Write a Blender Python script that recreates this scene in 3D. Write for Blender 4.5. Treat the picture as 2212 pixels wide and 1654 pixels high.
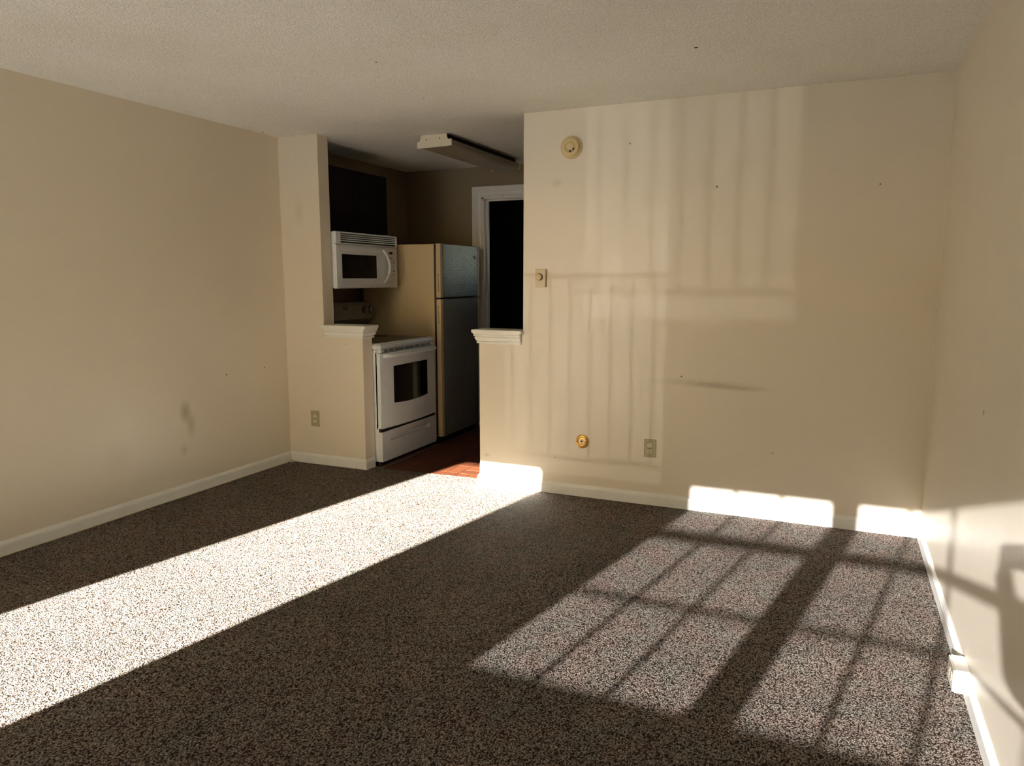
import bpy, bmesh, math, random
from mathutils import Vector, Matrix
random.seed(7)
PI = math.pi
for o in list(bpy.data.objects): bpy.data.objects.remove(o, do_unlink=True)
SC = bpy.context.scene
COL = SC.collection

# ------------------------------------------------------------------ camera
CAM = Vector((3.8567, -4.4413, 1.4023))
FPX, YAW, PITCH, ROLL = 1587.76, 0.416923, -0.139873, -0.000757
cam = bpy.data.cameras.new('camera'); camo = bpy.data.objects.new('camera', cam); COL.objects.link(camo)
cam.sensor_fit = 'HORIZONTAL'; cam.sensor_width = 36.0; cam.lens = FPX / 2212 * 36.0
cam.clip_start = 0.005; cam.clip_end = 400
cyw, syw, cp, sp = math.cos(YAW), math.sin(YAW), math.cos(PITCH), math.sin(PITCH)
fwd = Vector((-syw * cp, cyw * cp, sp)); rgt = Vector((cyw, syw, 0)); upv = rgt.cross(fwd)
cr, sr = math.cos(ROLL), math.sin(ROLL)
R2 = cr * rgt + sr * upv; U2 = -sr * rgt + cr * upv
camo.matrix_world = Matrix(((R2.x, U2.x, -fwd.x, CAM.x), (R2.y, U2.y, -fwd.y, CAM.y), (R2.z, U2.z, -fwd.z, CAM.z), (0, 0, 0, 1)))
SC.camera = camo

# ------------------------------------------------------------------ light and exposure
SUN_DIR = Vector((0.187, 1.0, -0.313)).normalized()      # direction the light travels
SUN_STRENGTH = 54.0
SKY_STRENGTH = 0.22
SC.view_settings.view_transform = 'Standard'; SC.view_settings.look = 'None'
SC.view_settings.gamma = 1.0; SC.view_settings.use_curve_mapping = False
SC.view_settings.exposure = 1.28
SC.cycles.max_bounces = 14; SC.cycles.diffuse_bounces = 7; SC.cycles.glossy_bounces = 5; SC.cycles.transparent_max_bounces = 12
SC.cycles.caustics_reflective = False; SC.cycles.caustics_refractive = False

w = bpy.data.worlds.new('sky'); SC.world = w; w.use_nodes = True
nt = w.node_tree; nt.nodes.clear()
sk = nt.nodes.new('ShaderNodeTexSky'); sk.sky_type = 'NISHITA'; sk.sun_disc = False
sk.sun_elevation = math.asin(-SUN_DIR.z); sk.sun_rotation = math.atan2(-SUN_DIR.x, -SUN_DIR.y)
bg = nt.nodes.new('ShaderNodeBackground'); bg.inputs[1].default_value = SKY_STRENGTH
wo = nt.nodes.new('ShaderNodeOutputWorld')
nt.links.new(sk.outputs[0], bg.inputs[0]); nt.links.new(bg.outputs[0], wo.inputs[0])

def lamp(name, kind, loc, direction, **kw):
    l = bpy.data.lights.new(name, kind); o = bpy.data.objects.new(name, l); COL.objects.link(o)
    o.location = loc; o.rotation_euler = Vector(direction).to_track_quat('-Z', 'Y').to_euler()
    for k, v in kw.items(): setattr(l, k, v)
    return o
lamp('sun', 'SUN', (0, -20, 8), SUN_DIR, energy=SUN_STRENGTH, angle=math.radians(0.46), color=(1.0, 0.985, 0.955))
# glints of the low sun off things parked outside below the balcony, thrown up through the open door
def glint(loc, tgt, energy):
    d = Vector(tgt) - Vector(loc)
    o = lamp('sun_glint', 'SPOT', loc, d, energy=energy, shadow_soft_size=0.04, color=(1.0, 0.96, 0.9))
    o.data.spot_size = math.radians(14); o.data.spot_blend = 0.1
glint((-6.13, -22.0, -2.33), (0.5, -6, 1.1), 700)
glint((-10.0, -40.0, -0.55), (0.5, -6, 0.9), 1800)
def portal(x0, x1, z0, z1, y):
    o = lamp('sky_portal', 'AREA', ((x0 + x1) / 2, y, (z0 + z1) / 2), (0, 1, 0), shape='RECTANGLE', size=x1 - x0, size_y=z1 - z0)
    o.data.cycles.is_portal = True
DOOR = (0.045, 0.963, 0.03, 2.035)
WINA = (1.965, 2.752, 1.202, 2.032)
WINB = (2.900, 3.660, 1.202, 2.032)
for q in (DOOR, WINA, WINB): portal(q[0], q[1], q[2], q[3], -6.13)

lamp('sky_portal', 'AREA', (1.92, 3.72, 1.75), (0, -1, 0), shape='RECTANGLE', size=.6, size_y=.6).data.cycles.is_portal = True

# ------------------------------------------------------------------ materials
def mat(name, color, rough=0.6, metal=0.0, spec=0.5, build=None, **kw):
    m = bpy.data.materials.new(name); m.use_nodes = True
    t = m.node_tree; b = t.nodes['Principled BSDF']
    b.inputs['Base Color'].default_value = (*color, 1); b.inputs['Roughness'].default_value = rough
    b.inputs['Metallic'].default_value = metal; b.inputs['Specular IOR Level'].default_value = spec
    for k, v in kw.items(): b.inputs[k].default_value = v
    if build: build(t, b)
    return m
class NB:
    def __init__(s, t): s.t = t
    def n(s, kind, props=None, **ins):
        nd = s.t.nodes.new(kind)
        for k, v in (props or {}).items(): setattr(nd, k, v)
        for k, v in ins.items():
            key = int(k[1:]) if k[0] == 'i' and k[1:].isdigit() else k.replace('_', ' ')
            s.put(nd.inputs[key], v)
        return nd
    def put(s, inp, v):
        if hasattr(v, 'is_linked') or hasattr(v, 'links'): s.t.links.new(v, inp)
        else: inp.default_value = v
    def math(s, op, a, b=0.0, clamp=False):
        nd = s.t.nodes.new('ShaderNodeMath'); nd.operation = op; nd.use_clamp = clamp
        s.put(nd.inputs[0], a); s.put(nd.inputs[1], b); return nd.outputs[0]
    def coord(s): return s.n('ShaderNodeNewGeometry').outputs['Position']
    def noise(s, vec, scale, detail=3, rough=0.5):
        nd = s.n('ShaderNodeTexNoise'); s.put(nd.inputs['Vector'], vec)
        nd.inputs['Scale'].default_value = scale; nd.inputs['Detail'].default_value = detail; nd.inputs['Roughness'].default_value = rough
        return nd.outputs[0]
    def ramp(s, fac, stops):
        nd = s.n('ShaderNodeValToRGB'); s.put(nd.inputs[0], fac)
        e = nd.color_ramp.elements
        e[0].position, e[0].color = stops[0][0], (*stops[0][1], 1)
        e[1].position, e[1].color = stops[-1][0], (*stops[-1][1], 1)
        for p, c in stops[1:-1]:
            q = e.new(p); q.color = (*c, 1)
        return nd.outputs[0]
    def bump(s, h, strength, dist, nrm=None):
        nd = s.n('ShaderNodeBump'); s.put(nd.inputs['Height'], h)
        nd.inputs['Strength'].default_value = strength; nd.inputs['Distance'].default_value = dist
        if nrm is not None: s.put(nd.inputs['Normal'], nrm)
        return nd.outputs[0]
    def mix(s, fac, a, b, blend='MIX'):
        nd = s.t.nodes.new('ShaderNodeMix'); nd.data_type = 'RGBA'; nd.blend_type = blend
        s.put(nd.inputs[0], fac)
        for i, v in ((6, a), (7, b)):
            if isinstance(v, tuple): v = (*v, 1)
            s.put(nd.inputs[i], v)
        return nd.outputs[2]
    def blob(s, pos, c, radii, soft=1.0):
        """1 at a spot on the surface, fading to 0 at the given radii."""
        v = s.n('ShaderNodeVectorMath', {'operation': 'SUBTRACT'}, i0=pos, i1=tuple(c)).outputs[0]
        v = s.n('ShaderNodeVectorMath', {'operation': 'DIVIDE'}, i0=v, i1=tuple(radii)).outputs[0]
        l = s.n('ShaderNodeVectorMath', {'operation': 'LENGTH'}, i0=v).outputs['Value']
        return s.math('SUBTRACT', 1.0, l, True)

def paint_build(color, marks=()):
    def f(t, b):
        g = NB(t); pos = g.coord()
        fine = g.noise(pos, 260, 2); mid = g.noise(pos, 35, 3); big = g.noise(pos, 1.3, 4)
        col = g.mix(g.math('MULTIPLY', big, 0.55), tuple(c * 1.03 for c in color), tuple(c * f_ for c, f_ in zip(color, (0.93, 0.92, 0.90))))
        for (c, r, colr, k) in marks:
            bl = g.math('MULTIPLY', g.blob(pos, c, r), k, True)
            bl = g.math('MULTIPLY', bl, g.math('ADD', g.math('MULTIPLY', g.noise(pos, 28, 3), 0.9), 0.45), True)
            col = g.mix(bl, col, colr)
        t.links.new(col, b.inputs['Base Color'])
        h = g.math('ADD', g.math('MULTIPLY', fine, 0.6), mid)
        t.links.new(g.bump(h, 0.28, 0.0016), b.inputs['Normal'])
        rr = g.math('ADD', g.math('MULTIPLY', g.noise(pos, 6, 3), 0.16), 0.29)
        t.links.new(rr, b.inputs['Roughness'])
    return f
WALLC = (0.745, 0.672, 0.548)
DIRT = (0.34, 0.27, 0.16); DARKM = (0.05, 0.035, 0.02)
M_wall = mat('beige_wall_paint', WALLC, 0.38, build=paint_build(WALLC))
M_wall_left = mat('beige_wall_paint_scuffed', WALLC, 0.38, build=paint_build(WALLC, [
    ((0, -0.99, .55), (.1, .055, .09), DIRT, 0.8), ((0, -0.95, .46), (.1, .05, .10), DIRT, 0.5), ((0, -1.5, .36), (.1, .10, .12), DIRT, 0.15),
    ((0, -0.62, .75), (.1, .010, .008), DARKM, 1.5), ((0, -0.25, .76), (.1, .010, .006), DARKM, 1.5), ((0, -1.02, .30), (.1, .04, .05), DIRT, 0.35)]))
bm_marks = [((3.15, 0, .785), (.36, .1, .030), DIRT, 0.40), ((3.36, 0, .768), (.20, .1, .020), DIRT, 0.5), ((3.20, 0, .775), (.14, .1, .022), DIRT, 0.45),
    ((3.178, 0, 1.929), (.006, .1, .007), DARKM, 6), ((2.662, 0, 2.205), (.005, .1, .006), DARKM, 5), ((3.01, 0, .821), (.006, .1, .006), DARKM, 5),
    ((2.20, 0, .24), (.004, .1, .004), DARKM, 5), ((2.20, 0, 2.0), (.05, .1, .03), DIRT, 0.30), ((1.70, 0, .21), (.03, .1, .02), DIRT, 0.45),
    ((3.55, 0, .40), (.010, .1, .008), DIRT, 1.0), ((4.02, 0, 1.9), (.005, .1, .005), DARKM, 4)]
M_wall_back = mat('beige_wall_paint_marked', WALLC, 0.38, build=paint_build(WALLC, bm_marks))
M_wall_stub = mat('beige_wall_paint_stub', WALLC, 0.38, build=paint_build(WALLC, [((.17, 0, 1.9), (.06, .1, .12), DIRT, 0.22), ((.55, 0, .93), (.008, .1, .006), DARKM, 1.2)]))
M_wall_right = mat('beige_wall_paint_right', WALLC, 0.33, spec=0.3, build=paint_build(WALLC, [
    ((4.33, -1.52, .95), (.1, .02, .012), DARKM, 1.0), ((4.33, -2.0, .32), (.1, .012, .012), (0.8, .8, .8), 2.0), ((4.33, -1.05, .50), (.1, .30, .004), (0.78, .72, .6), .7)]))
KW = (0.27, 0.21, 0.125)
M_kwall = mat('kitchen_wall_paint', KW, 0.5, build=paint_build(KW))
M_hall_dark = mat('hallway_darkness', (0.03, 0.025, 0.02), 0.8, build=paint_build((0.03, 0.025, 0.02)))  # near-black colour stands in for the darkness of the hallway

def trim_build(color, rough=0.35):
    def f(t, b):
        g = NB(t); pos = g.coord()
        col = g.mix(g.noise(pos, 9, 5, .7), tuple(c * 1.03 for c in color), tuple(c * .86 for c in color))
        sp_ = g.ramp(g.noise(pos, 60, 3, .7), [(0.26, (0.55, 0.5, 0.42)), (0.31, (1, 1, 1))])
        t.links.new(g.mix(1.0, col, sp_, 'MULTIPLY'), b.inputs['Base Color'])
        t.links.new(g.bump(g.noise(pos, 50, 3), 0.15, 0.002), b.inputs['Normal'])
    return f
M_trim = mat('cream_trim_paint', (0.84, 0.83, 0.77), 0.3, build=trim_build((0.84, 0.83, 0.77)))
M_corner_hl = mat('pale_corner_highlight', (0.82, 0.74, 0.58), 0.5, build=trim_build((0.84, 0.76, 0.60)))  # paler tone for the highlight painted along the wall corners

def ceil_build(t, b):
    g = NB(t); pos = g.coord()
    n1 = g.noise(pos, 95, 4, .65); n2 = g.noise(pos, 210, 2)
    v = g.n('ShaderNodeTexVoronoi', {'feature': 'F1'}); g.put(v.inputs['Vector'], pos); v.inputs['Scale'].default_value = 120
    h = g.math('ADD', g.math('MULTIPLY', n1, 1.3), g.math('MULTIPLY', v.outputs['Distance'], -0.7))
    col = g.mix(g.ramp(n1, [(0.35, (0, 0, 0)), (0.62, (1, 1, 1))]), (0.79, 0.78, 0.72), (0.94, 0.935, 0.89))
    col = g.mix(g.math('MULTIPLY', g.ramp(g.noise(pos, 1.1, 4), [(0.45, (0, 0, 0)), (0.7, (1, 1, 1))]), 0.25), col, (0.66, 0.60, 0.50))
    for c, r in (((0.04, -0.20, 2.44), .008), ((3.2, -.9, 2.44), .01), ((1.75, -1.3, 2.44), .006), ((1.6, -.6, 2.44), .006)):
        col = g.mix(g.math('MULTIPLY', g.blob(pos, c, (r, r, .1)), 6, True), col, DARKM)
    t.links.new(col, b.inputs['Base Color'])
    t.links.new(g.bump(h, 0.75, 0.006), b.inputs['Normal'])
M_ceil = mat('textured_ceiling_plaster', (0.78, 0.75, 0.66), 0.9, spec=0.2, build=ceil_build)

def carpet_build(t, b):
    g = NB(t); pos = g.coord()
    wob = g.n('ShaderNodeTexNoise'); g.put(wob.inputs['Vector'], pos); wob.inputs['Scale'].default_value = 55; wob.inputs['Detail'].default_value = 2
    p2 = g.n('ShaderNodeVectorMath', {'operation': 'ADD'}, i0=pos, i1=g.n('ShaderNodeVectorMath', {'operation': 'SCALE'}, i0=wob.outputs['Color'], Scale=0.016).outputs[0]).outputs[0]
    mp = g.n('ShaderNodeMapping'); g.put(mp.inputs['Vector'], p2); mp.inputs['Scale'].default_value = (215, 150, 1)
    v = g.n('ShaderNodeTexVoronoi', {'feature': 'F1'}); g.put(v.inputs['Vector'], mp.outputs[0]); v.inputs['Scale'].default_value = 1.0; v.inputs['Randomness'].default_value = 0.95
    d = v.outputs['Distance']
    loop = g.math('SUBTRACT', 1.0, g.math('MULTIPLY', g.math('MULTIPLY', d, d), 2.0))
    cell = g.n('ShaderNodeSeparateColor', i0=v.outputs['Color']).outputs[0]
    h = g.math('ADD', loop, g.math('MULTIPLY', cell, 0.75))
    h = g.math('ADD', h, g.math('MULTIPLY', g.noise(pos, 420, 2), 0.35))
    base = g.ramp(cell, [(0.0, (0.26, 0.215, 0.180)), (0.35, (0.32, 0.272, 0.232)), (0.8, (0.375, 0.325, 0.28)), (1.0, (0.43, 0.38, 0.335))])
    crev_shade = g.ramp(d, [(0.20, (1.08, 1.08, 1.08)), (0.70, (0.085, 0.060, 0.045))])  # shade in the gaps between loops, darkened into the colour
    col = g.mix(1.0, base, crev_shade, 'MULTIPLY')
    big = g.ramp(g.noise(pos, 2.2, 4), [(0.35, (0.90, 0.90, 0.90)), (0.65, (1.06, 1.05, 1.04))])
    col = g.mix(1.0, col, big, 'MULTIPLY')
    tint = g.ramp(g.noise(pos, 7, 3), [(0.38, (1.05, 0.96, 0.93)), (0.62, (0.95, 1.01, 0.97))])
    col = g.mix(1.0, col, tint, 'MULTIPLY')
    t.links.new(col, b.inputs['Base Color'])
    t.links.new(g.bump(h, 1.0, 0.0026), b.inputs['Normal'])
M_carpet = mat('berber_loop_carpet', (0.4, 0.35, 0.3), 0.95, spec=0.15, build=carpet_build)

def tile_build(t, b):
    g = NB(t); pos = g.coord()
    oi = g.n('ShaderNodeObjectInfo').outputs['Random']
    col = g.mix(oi, (0.075, 0.021, 0.006), (0.105, 0.032, 0.010))
    col = g.mix(g.math('MULTIPLY', g.noise(pos, 40, 4), 0.5), col, (0.06, 0.012, 0.007))
    t.links.new(col, b.inputs['Base Color']); t.links.new(g.bump(g.noise(pos, 60, 3), .2, .002), b.inputs['Normal'])
M_tile = mat('terracotta_tile', (0.1, 0.03, 0.01), 0.6, spec=0.2, build=tile_build)
M_grout = mat('pale_grout', (0.22, 0.15, 0.12), 0.9, build=trim_build((0.22, 0.15, 0.12)))

def speck(color, amt=0.08, scale=18, bumps=0.0, bscale=200, rough=None):
    def f(t, b):
        g = NB(t); pos = g.coord()
        col = g.mix(g.noise(pos, scale, 4), tuple(min(1, c * (1 + amt)) for c in color), tuple(c * (1 - amt) for c in color))
        t.links.new(col, b.inputs['Base Color'])
        if bumps: t.links.new(g.bump(g.noise(pos, bscale, 2), bumps, 0.002), b.inputs['Normal'])
    return f
def pm(name, color, rough=0.4, metal=0.0, spec=0.5, amt=0.06, scale=18, bumps=0.0, bscale=200, **kw):
    return mat(name, color, rough, metal, spec, build=speck(color, amt, scale, bumps, bscale), **kw)
M_white = pm('white_appliance_enamel', (0.72, 0.76, 0.78), 0.25)
M_white2 = pm('white_appliance_plastic', (0.68, 0.70, 0.71), 0.35)
M_cream = pm('almond_enamel', (0.60, 0.47, 0.27), 0.45, bumps=.05)
M_pebble = pm('pebbled_door_skin', (0.15, 0.15, 0.13), 0.26, spec=1.0, amt=.15, bumps=1.0, bscale=110)
M_black = pm('black_glass', (0.006, 0.006, 0.006), 0.04, spec=0.6)
M_blackm = pm('smoked_mesh_glass', (0.004, 0.004, 0.004), 0.15, spec=0.12)
M_blackp = pm('black_plastic', (0.012, 0.011, 0.010), 0.5)
M_bgd = pm('backguard_plastic', (0.20, 0.19, 0.14), 0.4)
M_grey = pm('grey_print', (0.10, 0.10, 0.09), 0.6)
M_ivory = pm('aged_ivory_plastic', (0.62, 0.52, 0.33), 0.4)
M_yellow = pm('yellowed_plastic', (0.66, 0.52, 0.26), 0.38)
M_yellow2 = pm('yellowed_plastic_dark', (0.50, 0.38, 0.15), 0.4)
M_brassy = pm('tarnished_brass', (0.60, 0.34, 0.08), 0.32, metal=0.55, spec=.6, amt=.15)
M_plate = pm('olive_ivory_plate', (0.42, 0.37, 0.20), 0.35)
M_socket = pm('ivory_socket', (0.70, 0.64, 0.52), 0.35)
M_slot = pm('socket_slot', (0.03, 0.02, 0.015), 0.6)
M_wood = pm('dark_stained_cabinet', (0.008, 0.005, 0.004), 0.8, spec=0.1, amt=.3, scale=30)
M_metalw = pm('cream_fixture_metal', (0.72, 0.66, 0.52), 0.4)
M_diff = pm('prismatic_diffuser', (0.30, 0.25, 0.18), 0.35, bumps=.4, bscale=350)
M_cable = pm('white_cable', (0.72, 0.66, 0.50), 0.5)
M_rail = pm('black_iron', (0.02, 0.02, 0.02), 0.5, metal=.5)
M_conc = pm('balcony_concrete', (0.85, 0.86, 0.87), 0.9, amt=.1, scale=6)
M_ground = pm('outdoor_ground', (0.80, 0.82, 0.84), 0.95, amt=.15, scale=1)
M_ext = pm('exterior_siding', (0.50, 0.46, 0.40), 0.9)

def glass_mat(name, tint):
    m = bpy.data.materials.new(name); m.use_nodes = True; t = m.node_tree; t.nodes.clear(); g = NB(t)
    tr = g.n('ShaderNodeBsdfTransparent'); tr.inputs[0].default_value = (*tint, 1)
    gl = g.n('ShaderNodeBsdfGlossy'); gl.inputs['Roughness'].default_value = 0.02
    mx = g.n('ShaderNodeMixShader'); mx.inputs[0].default_value = 0.05
    t.links.new(tr.outputs[0], mx.inputs[1]); t.links.new(gl.outputs[0], mx.inputs[2])
    o = g.n('ShaderNodeOutputMaterial'); t.links.new(mx.outputs[0], o.inputs[0]); return m
M_pane = glass_mat('screened_window_glass', (0.36, 0.36, 0.37))
M_doorglass = glass_mat('clear_door_glass', (0.95, 0.96, 0.95))

# ------------------------------------------------------------------ mesh helpers
def link(name, me, m, parent=None, smooth=False, loc=None):
    o = bpy.data.objects.new(name, me); COL.objects.link(o)
    if m is not None and not me.materials: me.materials.append(m)
    if smooth:
        for p in me.polygons: p.use_smooth = True
    if parent is not None: o.parent = parent; o.matrix_parent_inverse = Matrix.Translation(-parent.location)
    return o
def bm_obj(name, bm, m, parent=None, smooth=False):
    bmesh.ops.recalc_face_normals(bm, faces=bm.faces)
    me = bpy.data.meshes.new(name); bm.to_mesh(me); bm.free()
    return link(name, me, m, parent, smooth)
def add_box(bm, x0, x1, y0, y1, z0, z1, bev=0.0, seg=1):
    vs = [bm.verts.new((x, y, z)) for x in (x0, x1) for y in (y0, y1) for z in (z0, z1)]
    fs = [(0, 1, 3, 2), (4, 6, 7, 5), (0, 4, 5, 1), (2, 3, 7, 6), (0, 2, 6, 4), (1, 5, 7, 3)]
    faces = [bm.faces.new([vs[i] for i in f]) for f in fs]
    if bev:
        es = {e for f in faces for e in f.edges}
        bmesh.ops.bevel(bm, geom=list(es), offset=bev, segments=seg, profile=0.5, affect='EDGES')
def box(name, x0, x1, y0, y1, z0, z1, m, parent=None, bev=0.0, seg=1):
    bm = bmesh.new(); add_box(bm, x0, x1, y0, y1, z0, z1, bev, seg); return bm_obj(name, bm, m, parent)
def add_prism(bm, pts, ax, a, b):
    """polygon in the two axes other than ax, extruded along ax from a to b."""
    def P(p, v):
        l = list(p); l.insert(ax, v); return tuple(l)
    A = [bm.verts.new(P(p, a)) for p in pts]; B = [bm.verts.new(P(p, b)) for p in pts]; n = len(pts)
    bm.faces.new(A); bm.faces.new(B[::-1])
    for i in range(n): bm.faces.new([A[i], B[i], B[(i + 1) % n], A[(i + 1) % n]])
def prism(name, pts, ax, a, b, m, parent=None, bev=0):
    bm = bmesh.new(); add_prism(bm, pts, ax, a, b)
    if bev: bmesh.ops.bevel(bm, geom=list(bm.edges), offset=bev, segments=2, profile=0.5, affect='EDGES')
    return bm_obj(name, bm, m, parent)
def add_cyl(bm, c, ax, r0, r1, h, n=32, bev=0):
    """cylinder or cone starting at c, running h along axis ax (0,1,2; h may be negative)."""
    o1, o2 = [(1, 2), (0, 2), (0, 1)][ax]
    rings = []
    for (t, r) in ((0, r0), (h, r1)):
        ring = []
        for i in range(n):
            p = list(c); p[ax] += t; p[o1] += r * math.cos(2 * PI * i / n); p[o2] += r * math.sin(2 * PI * i / n); ring.append(bm.verts.new(p))
        rings.append(ring)
    bm.faces.new(rings[0]); bm.faces.new(rings[1][::-1])
    for i in range(n): bm.faces.new([rings[0][i], rings[1][i], rings[1][(i + 1) % n], rings[0][(i + 1) % n]])
def cyl(name, c, ax, r0, r1, h, m, parent=None, n=32, smooth=False):
    bm = bmesh.new(); add_cyl(bm, c, ax, r0, r1, h, n); return bm_obj(name, bm, m, parent, smooth)
def add_lathe(bm, c, ax, sign, prof, n=48):
    """profile [(radius, out)] turned about axis ax through c, growing along sign."""
    o1, o2 = [(1, 2), (0, 2), (0, 1)][ax]; prev = None
    for (r, t) in prof:
        ring = []
        for i in range(n):
            p = list(c); p[ax] += sign * t; p[o1] += r * math.cos(2 * PI * i / n); p[o2] += r * math.sin(2 * PI * i / n); ring.append(bm.verts.new(p))
        if prev:
            for i in range(n): bm.faces.new([prev[i], ring[i], ring[(i + 1) % n], prev[(i + 1) % n]])
        prev = ring
    bm.faces.new(prev)
def lathe(name, c, ax, sign, prof, m, parent=None, n=48):
    bm = bmesh.new(); add_lathe(bm, c, ax, sign, prof, n); return bm_obj(name, bm, m, parent)
def add_sweep(bm, path, prof, outward=1):
    """profile [(d, z)] swept along plan path; d runs to the right of the travel direction, mitred."""
    rings = []
    for i, p in enumerate(path):
        p = Vector(p)
        d0 = (p - Vector(path[i - 1])).normalized() if i > 0 else None
        d1 = (Vector(path[i + 1]) - p).normalized() if i < len(path) - 1 else None
        if d0 is None: d0 = d1
        if d1 is None: d1 = d0
        n0 = Vector((d0.y, -d0.x)); n1 = Vector((d1.y, -d1.x)); mt = (n0 + n1) / (1 + n0.dot(n1))
        rings.append([bm.verts.new((p.x + mt.x * d * outward, p.y + mt.y * d * outward, z)) for d, z in prof])
    k = len(prof)
    for a, b_ in zip(rings, rings[1:]):
        for i in range(k): bm.faces.new([a[i], a[(i + 1) % k], b_[(i + 1) % k], b_[i]])
    bm.faces.new(rings[0]); bm.faces.new(rings[-1][::-1])
def sweep(name, path, prof, m, parent=None):
    bm = bmesh.new(); add_sweep(bm, path, prof); return bm_obj(name, bm, m, parent)
def add_tube(bm, pts, r, n=10, flat=1.0):
    pts = [Vector(p) for p in pts]; prev = None
    for i, p in enumerate(pts):
        d = (pts[min(i + 1, len(pts) - 1)] - pts[max(i - 1, 0)]).normalized()
        u = Vector((0, 0, 1)) if abs(d.z) < 0.9 else Vector((1, 0, 0))
        s_ = d.cross(u).normalized(); q = s_.cross(d).normalized()
        rr = r[i] if isinstance(r, (list, tuple)) else r
        ring = [bm.verts.new(p + s_ * rr * math.cos(2 * PI * j / n) + q * rr * flat * math.sin(2 * PI * j / n)) for j in range(n)]
        if prev:
            for j in range(n): bm.faces.new([prev[j], ring[j], ring[(j + 1) % n], prev[(j + 1) % n]])
        else: bm.faces.new(ring)
        prev = ring
    bm.faces.new(prev[::-1])
def tube(name, pts, r, m, parent=None, n=10, flat=1.0):
    bm = bmesh.new(); add_tube(bm, pts, r, n, flat); return bm_obj(name, bm, m, parent, True)
def thing(name, label, cat, loc, group=None):
    o = bpy.data.objects.new(name, None); COL.objects.link(o); o.location = loc; o.empty_display_size = .05
    o['label'] = label; o['category'] = cat
    if group: o['group'] = group
    return o
def st(o, label=None):
    o['kind'] = 'structure'
    if label: o['label'] = label
    return o
def recess_plate(name, mapf, W, Hh, rl, rw, rc, depth, thick, m, parent, lo=None, hi=None):
    """rectangular plate W x Hh (local u,v from 0) with a real stadium-shaped scoop; mapf(u, v, w) -> world, w = out of the face."""
    bm = bmesh.new(); n = 12; cu, cv = rc; r = rw / 2; L = rl / 2 - r; horiz = rl_h
    ring = []
    for i in range(2 * n):
        if i < n: a = -PI / 2 + PI * i / (n - 1); c = L
        else: a = PI / 2 + PI * (i - n) / (n - 1); c = -L
        ring.append((c + r * math.cos(a), r * math.sin(a)))
    if not horiz: ring = [(-q, p) for p, q in ring]
    def out(p):
        u, v = p; su = (W - cu if u > 0 else cu) / max(abs(u), 1e-6); sv = (Hh - cv if v > 0 else cv) / max(abs(v), 1e-6); k = min(su, sv)
        return (cu + u * k, cv + v * k)
    # corners snapped so the rim stays rectangular
    outer = [out(p) for p in ring]
    for cx_, cy_ in ((0, 0), (W, 0), (W, Hh), (0, Hh)):
        j = min(range(len(outer)), key=lambda q: (outer[q][0] - cx_) ** 2 + (outer[q][1] - cy_) ** 2); outer[j] = (cx_, cy_)
    loops = [[(u, v, -thick) for u, v in outer], [(u, v, 0) for u, v in outer], [(cu + u, cv + v, 0) for u, v in ring]]
    for s_, dpt in ((.93, .35), (.80, .75), (.55, 1.0)):
        loops.append([(cu + u * (s_ if not horiz else 1 - (1 - s_) * .25) if True else 0, cv + v * (s_ if horiz else 1 - (1 - s_) * .25), -depth * dpt) for u, v in ring])
    vs = [[bm.verts.new(mapf(*p)) for p in l] for l in loops]
    k = len(ring)
    for a, b_ in zip(vs, vs[1:]):
        for i in range(k): bm.faces.new([a[i], b_[i], b_[(i + 1) % k], a[(i + 1) % k]])
    bm.faces.new(vs[-1]); bm.faces.new(vs[0][::-1])
    for v0_, v1_ in ((lo, 0), (Hh, hi)):
        if v0_ is None or v1_ is None: continue
        q = [[bm.verts.new(mapf(u, v, w_)) for u, v in ((0, v0_), (W, v0_), (W, v1_), (0, v1_))] for w_ in (0, -thick)]
        bm.faces.new(q[0]); bm.faces.new(q[1][::-1])
        for a in range(4): bm.faces.new([q[0][a], q[1][a], q[1][(a + 1) % 4], q[0][(a + 1) % 4]])
    return bm_obj(name, bm, m, parent)
rl_h = True

# ------------------------------------------------------------------ room
RW, CH, FY = 4.33, 2.44, -6.0
T = 0.12
KL, KB, KR = -0.08, 1.90, 2.45
# carpet with a slightly ragged edge where it meets the kitchen tiles
edge = []
for i in range(61):
    x = 0.70 + (1.647 - 0.70) * i / 60
    edge.append((x, 0.066 + 0.060 * (x - .70) / .947 + 0.0022 * math.sin(i * 2.1) + random.uniform(-.0015, .0015)))
pts = [(0, FY - .02), (RW, FY - .02), (RW, 0.0), (1.647, 0.0)] + edge[::-1] + [(0.70, 0.0), (0, 0.0)]
st(prism('floor', pts, 2, -0.014, 0.0, M_carpet))
# kitchen floor: grout bed and basket-weave terracotta tiles
kf = st(box('floor_kitchen', KL - .1, KR + .1, 0.02, KB + 1.8, -0.05, -0.0095, M_grout))
tm = {}
def tile_at(x0, y0, horiz):
    key = horiz
    if key not in tm:
        bm = bmesh.new(); a, b_ = (0.1945, 0.0945) if horiz else (0.0945, 0.1945)
        add_box(bm, 0, a, 0, b_, 0, 0.007, 0.0012); bmesh.ops.recalc_face_normals(bm, faces=bm.faces)
        me = bpy.data.meshes.new('tile'); bm.to_mesh(me); bm.free(); me.materials.append(M_tile); tm[key] = me
    o = bpy.data.objects.new('tile', tm[key]); COL.objects.link(o); o.parent = kf
    o.location = (x0 + .00275, y0 + .00275, -0.0115 + random.uniform(0, .0012))
B = 0.197
for ix in range(-3, 6):
    for iy in range(0, 10):
        bx, by = 1.372 + ix * B, 0.005 + iy * B
        if by + B > KB + .02 or bx < .75: continue
        hz = (ix + iy) % 2 == 1
        for k in range(2):
            if hz: tile_at(bx, by + k * B / 2, True)
            else: tile_at(bx + k * B / 2, by, False)
st(box('ceiling', -0.3, RW + .2, FY - .15, KB + .15, CH, CH + .12, M_ceil))
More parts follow.
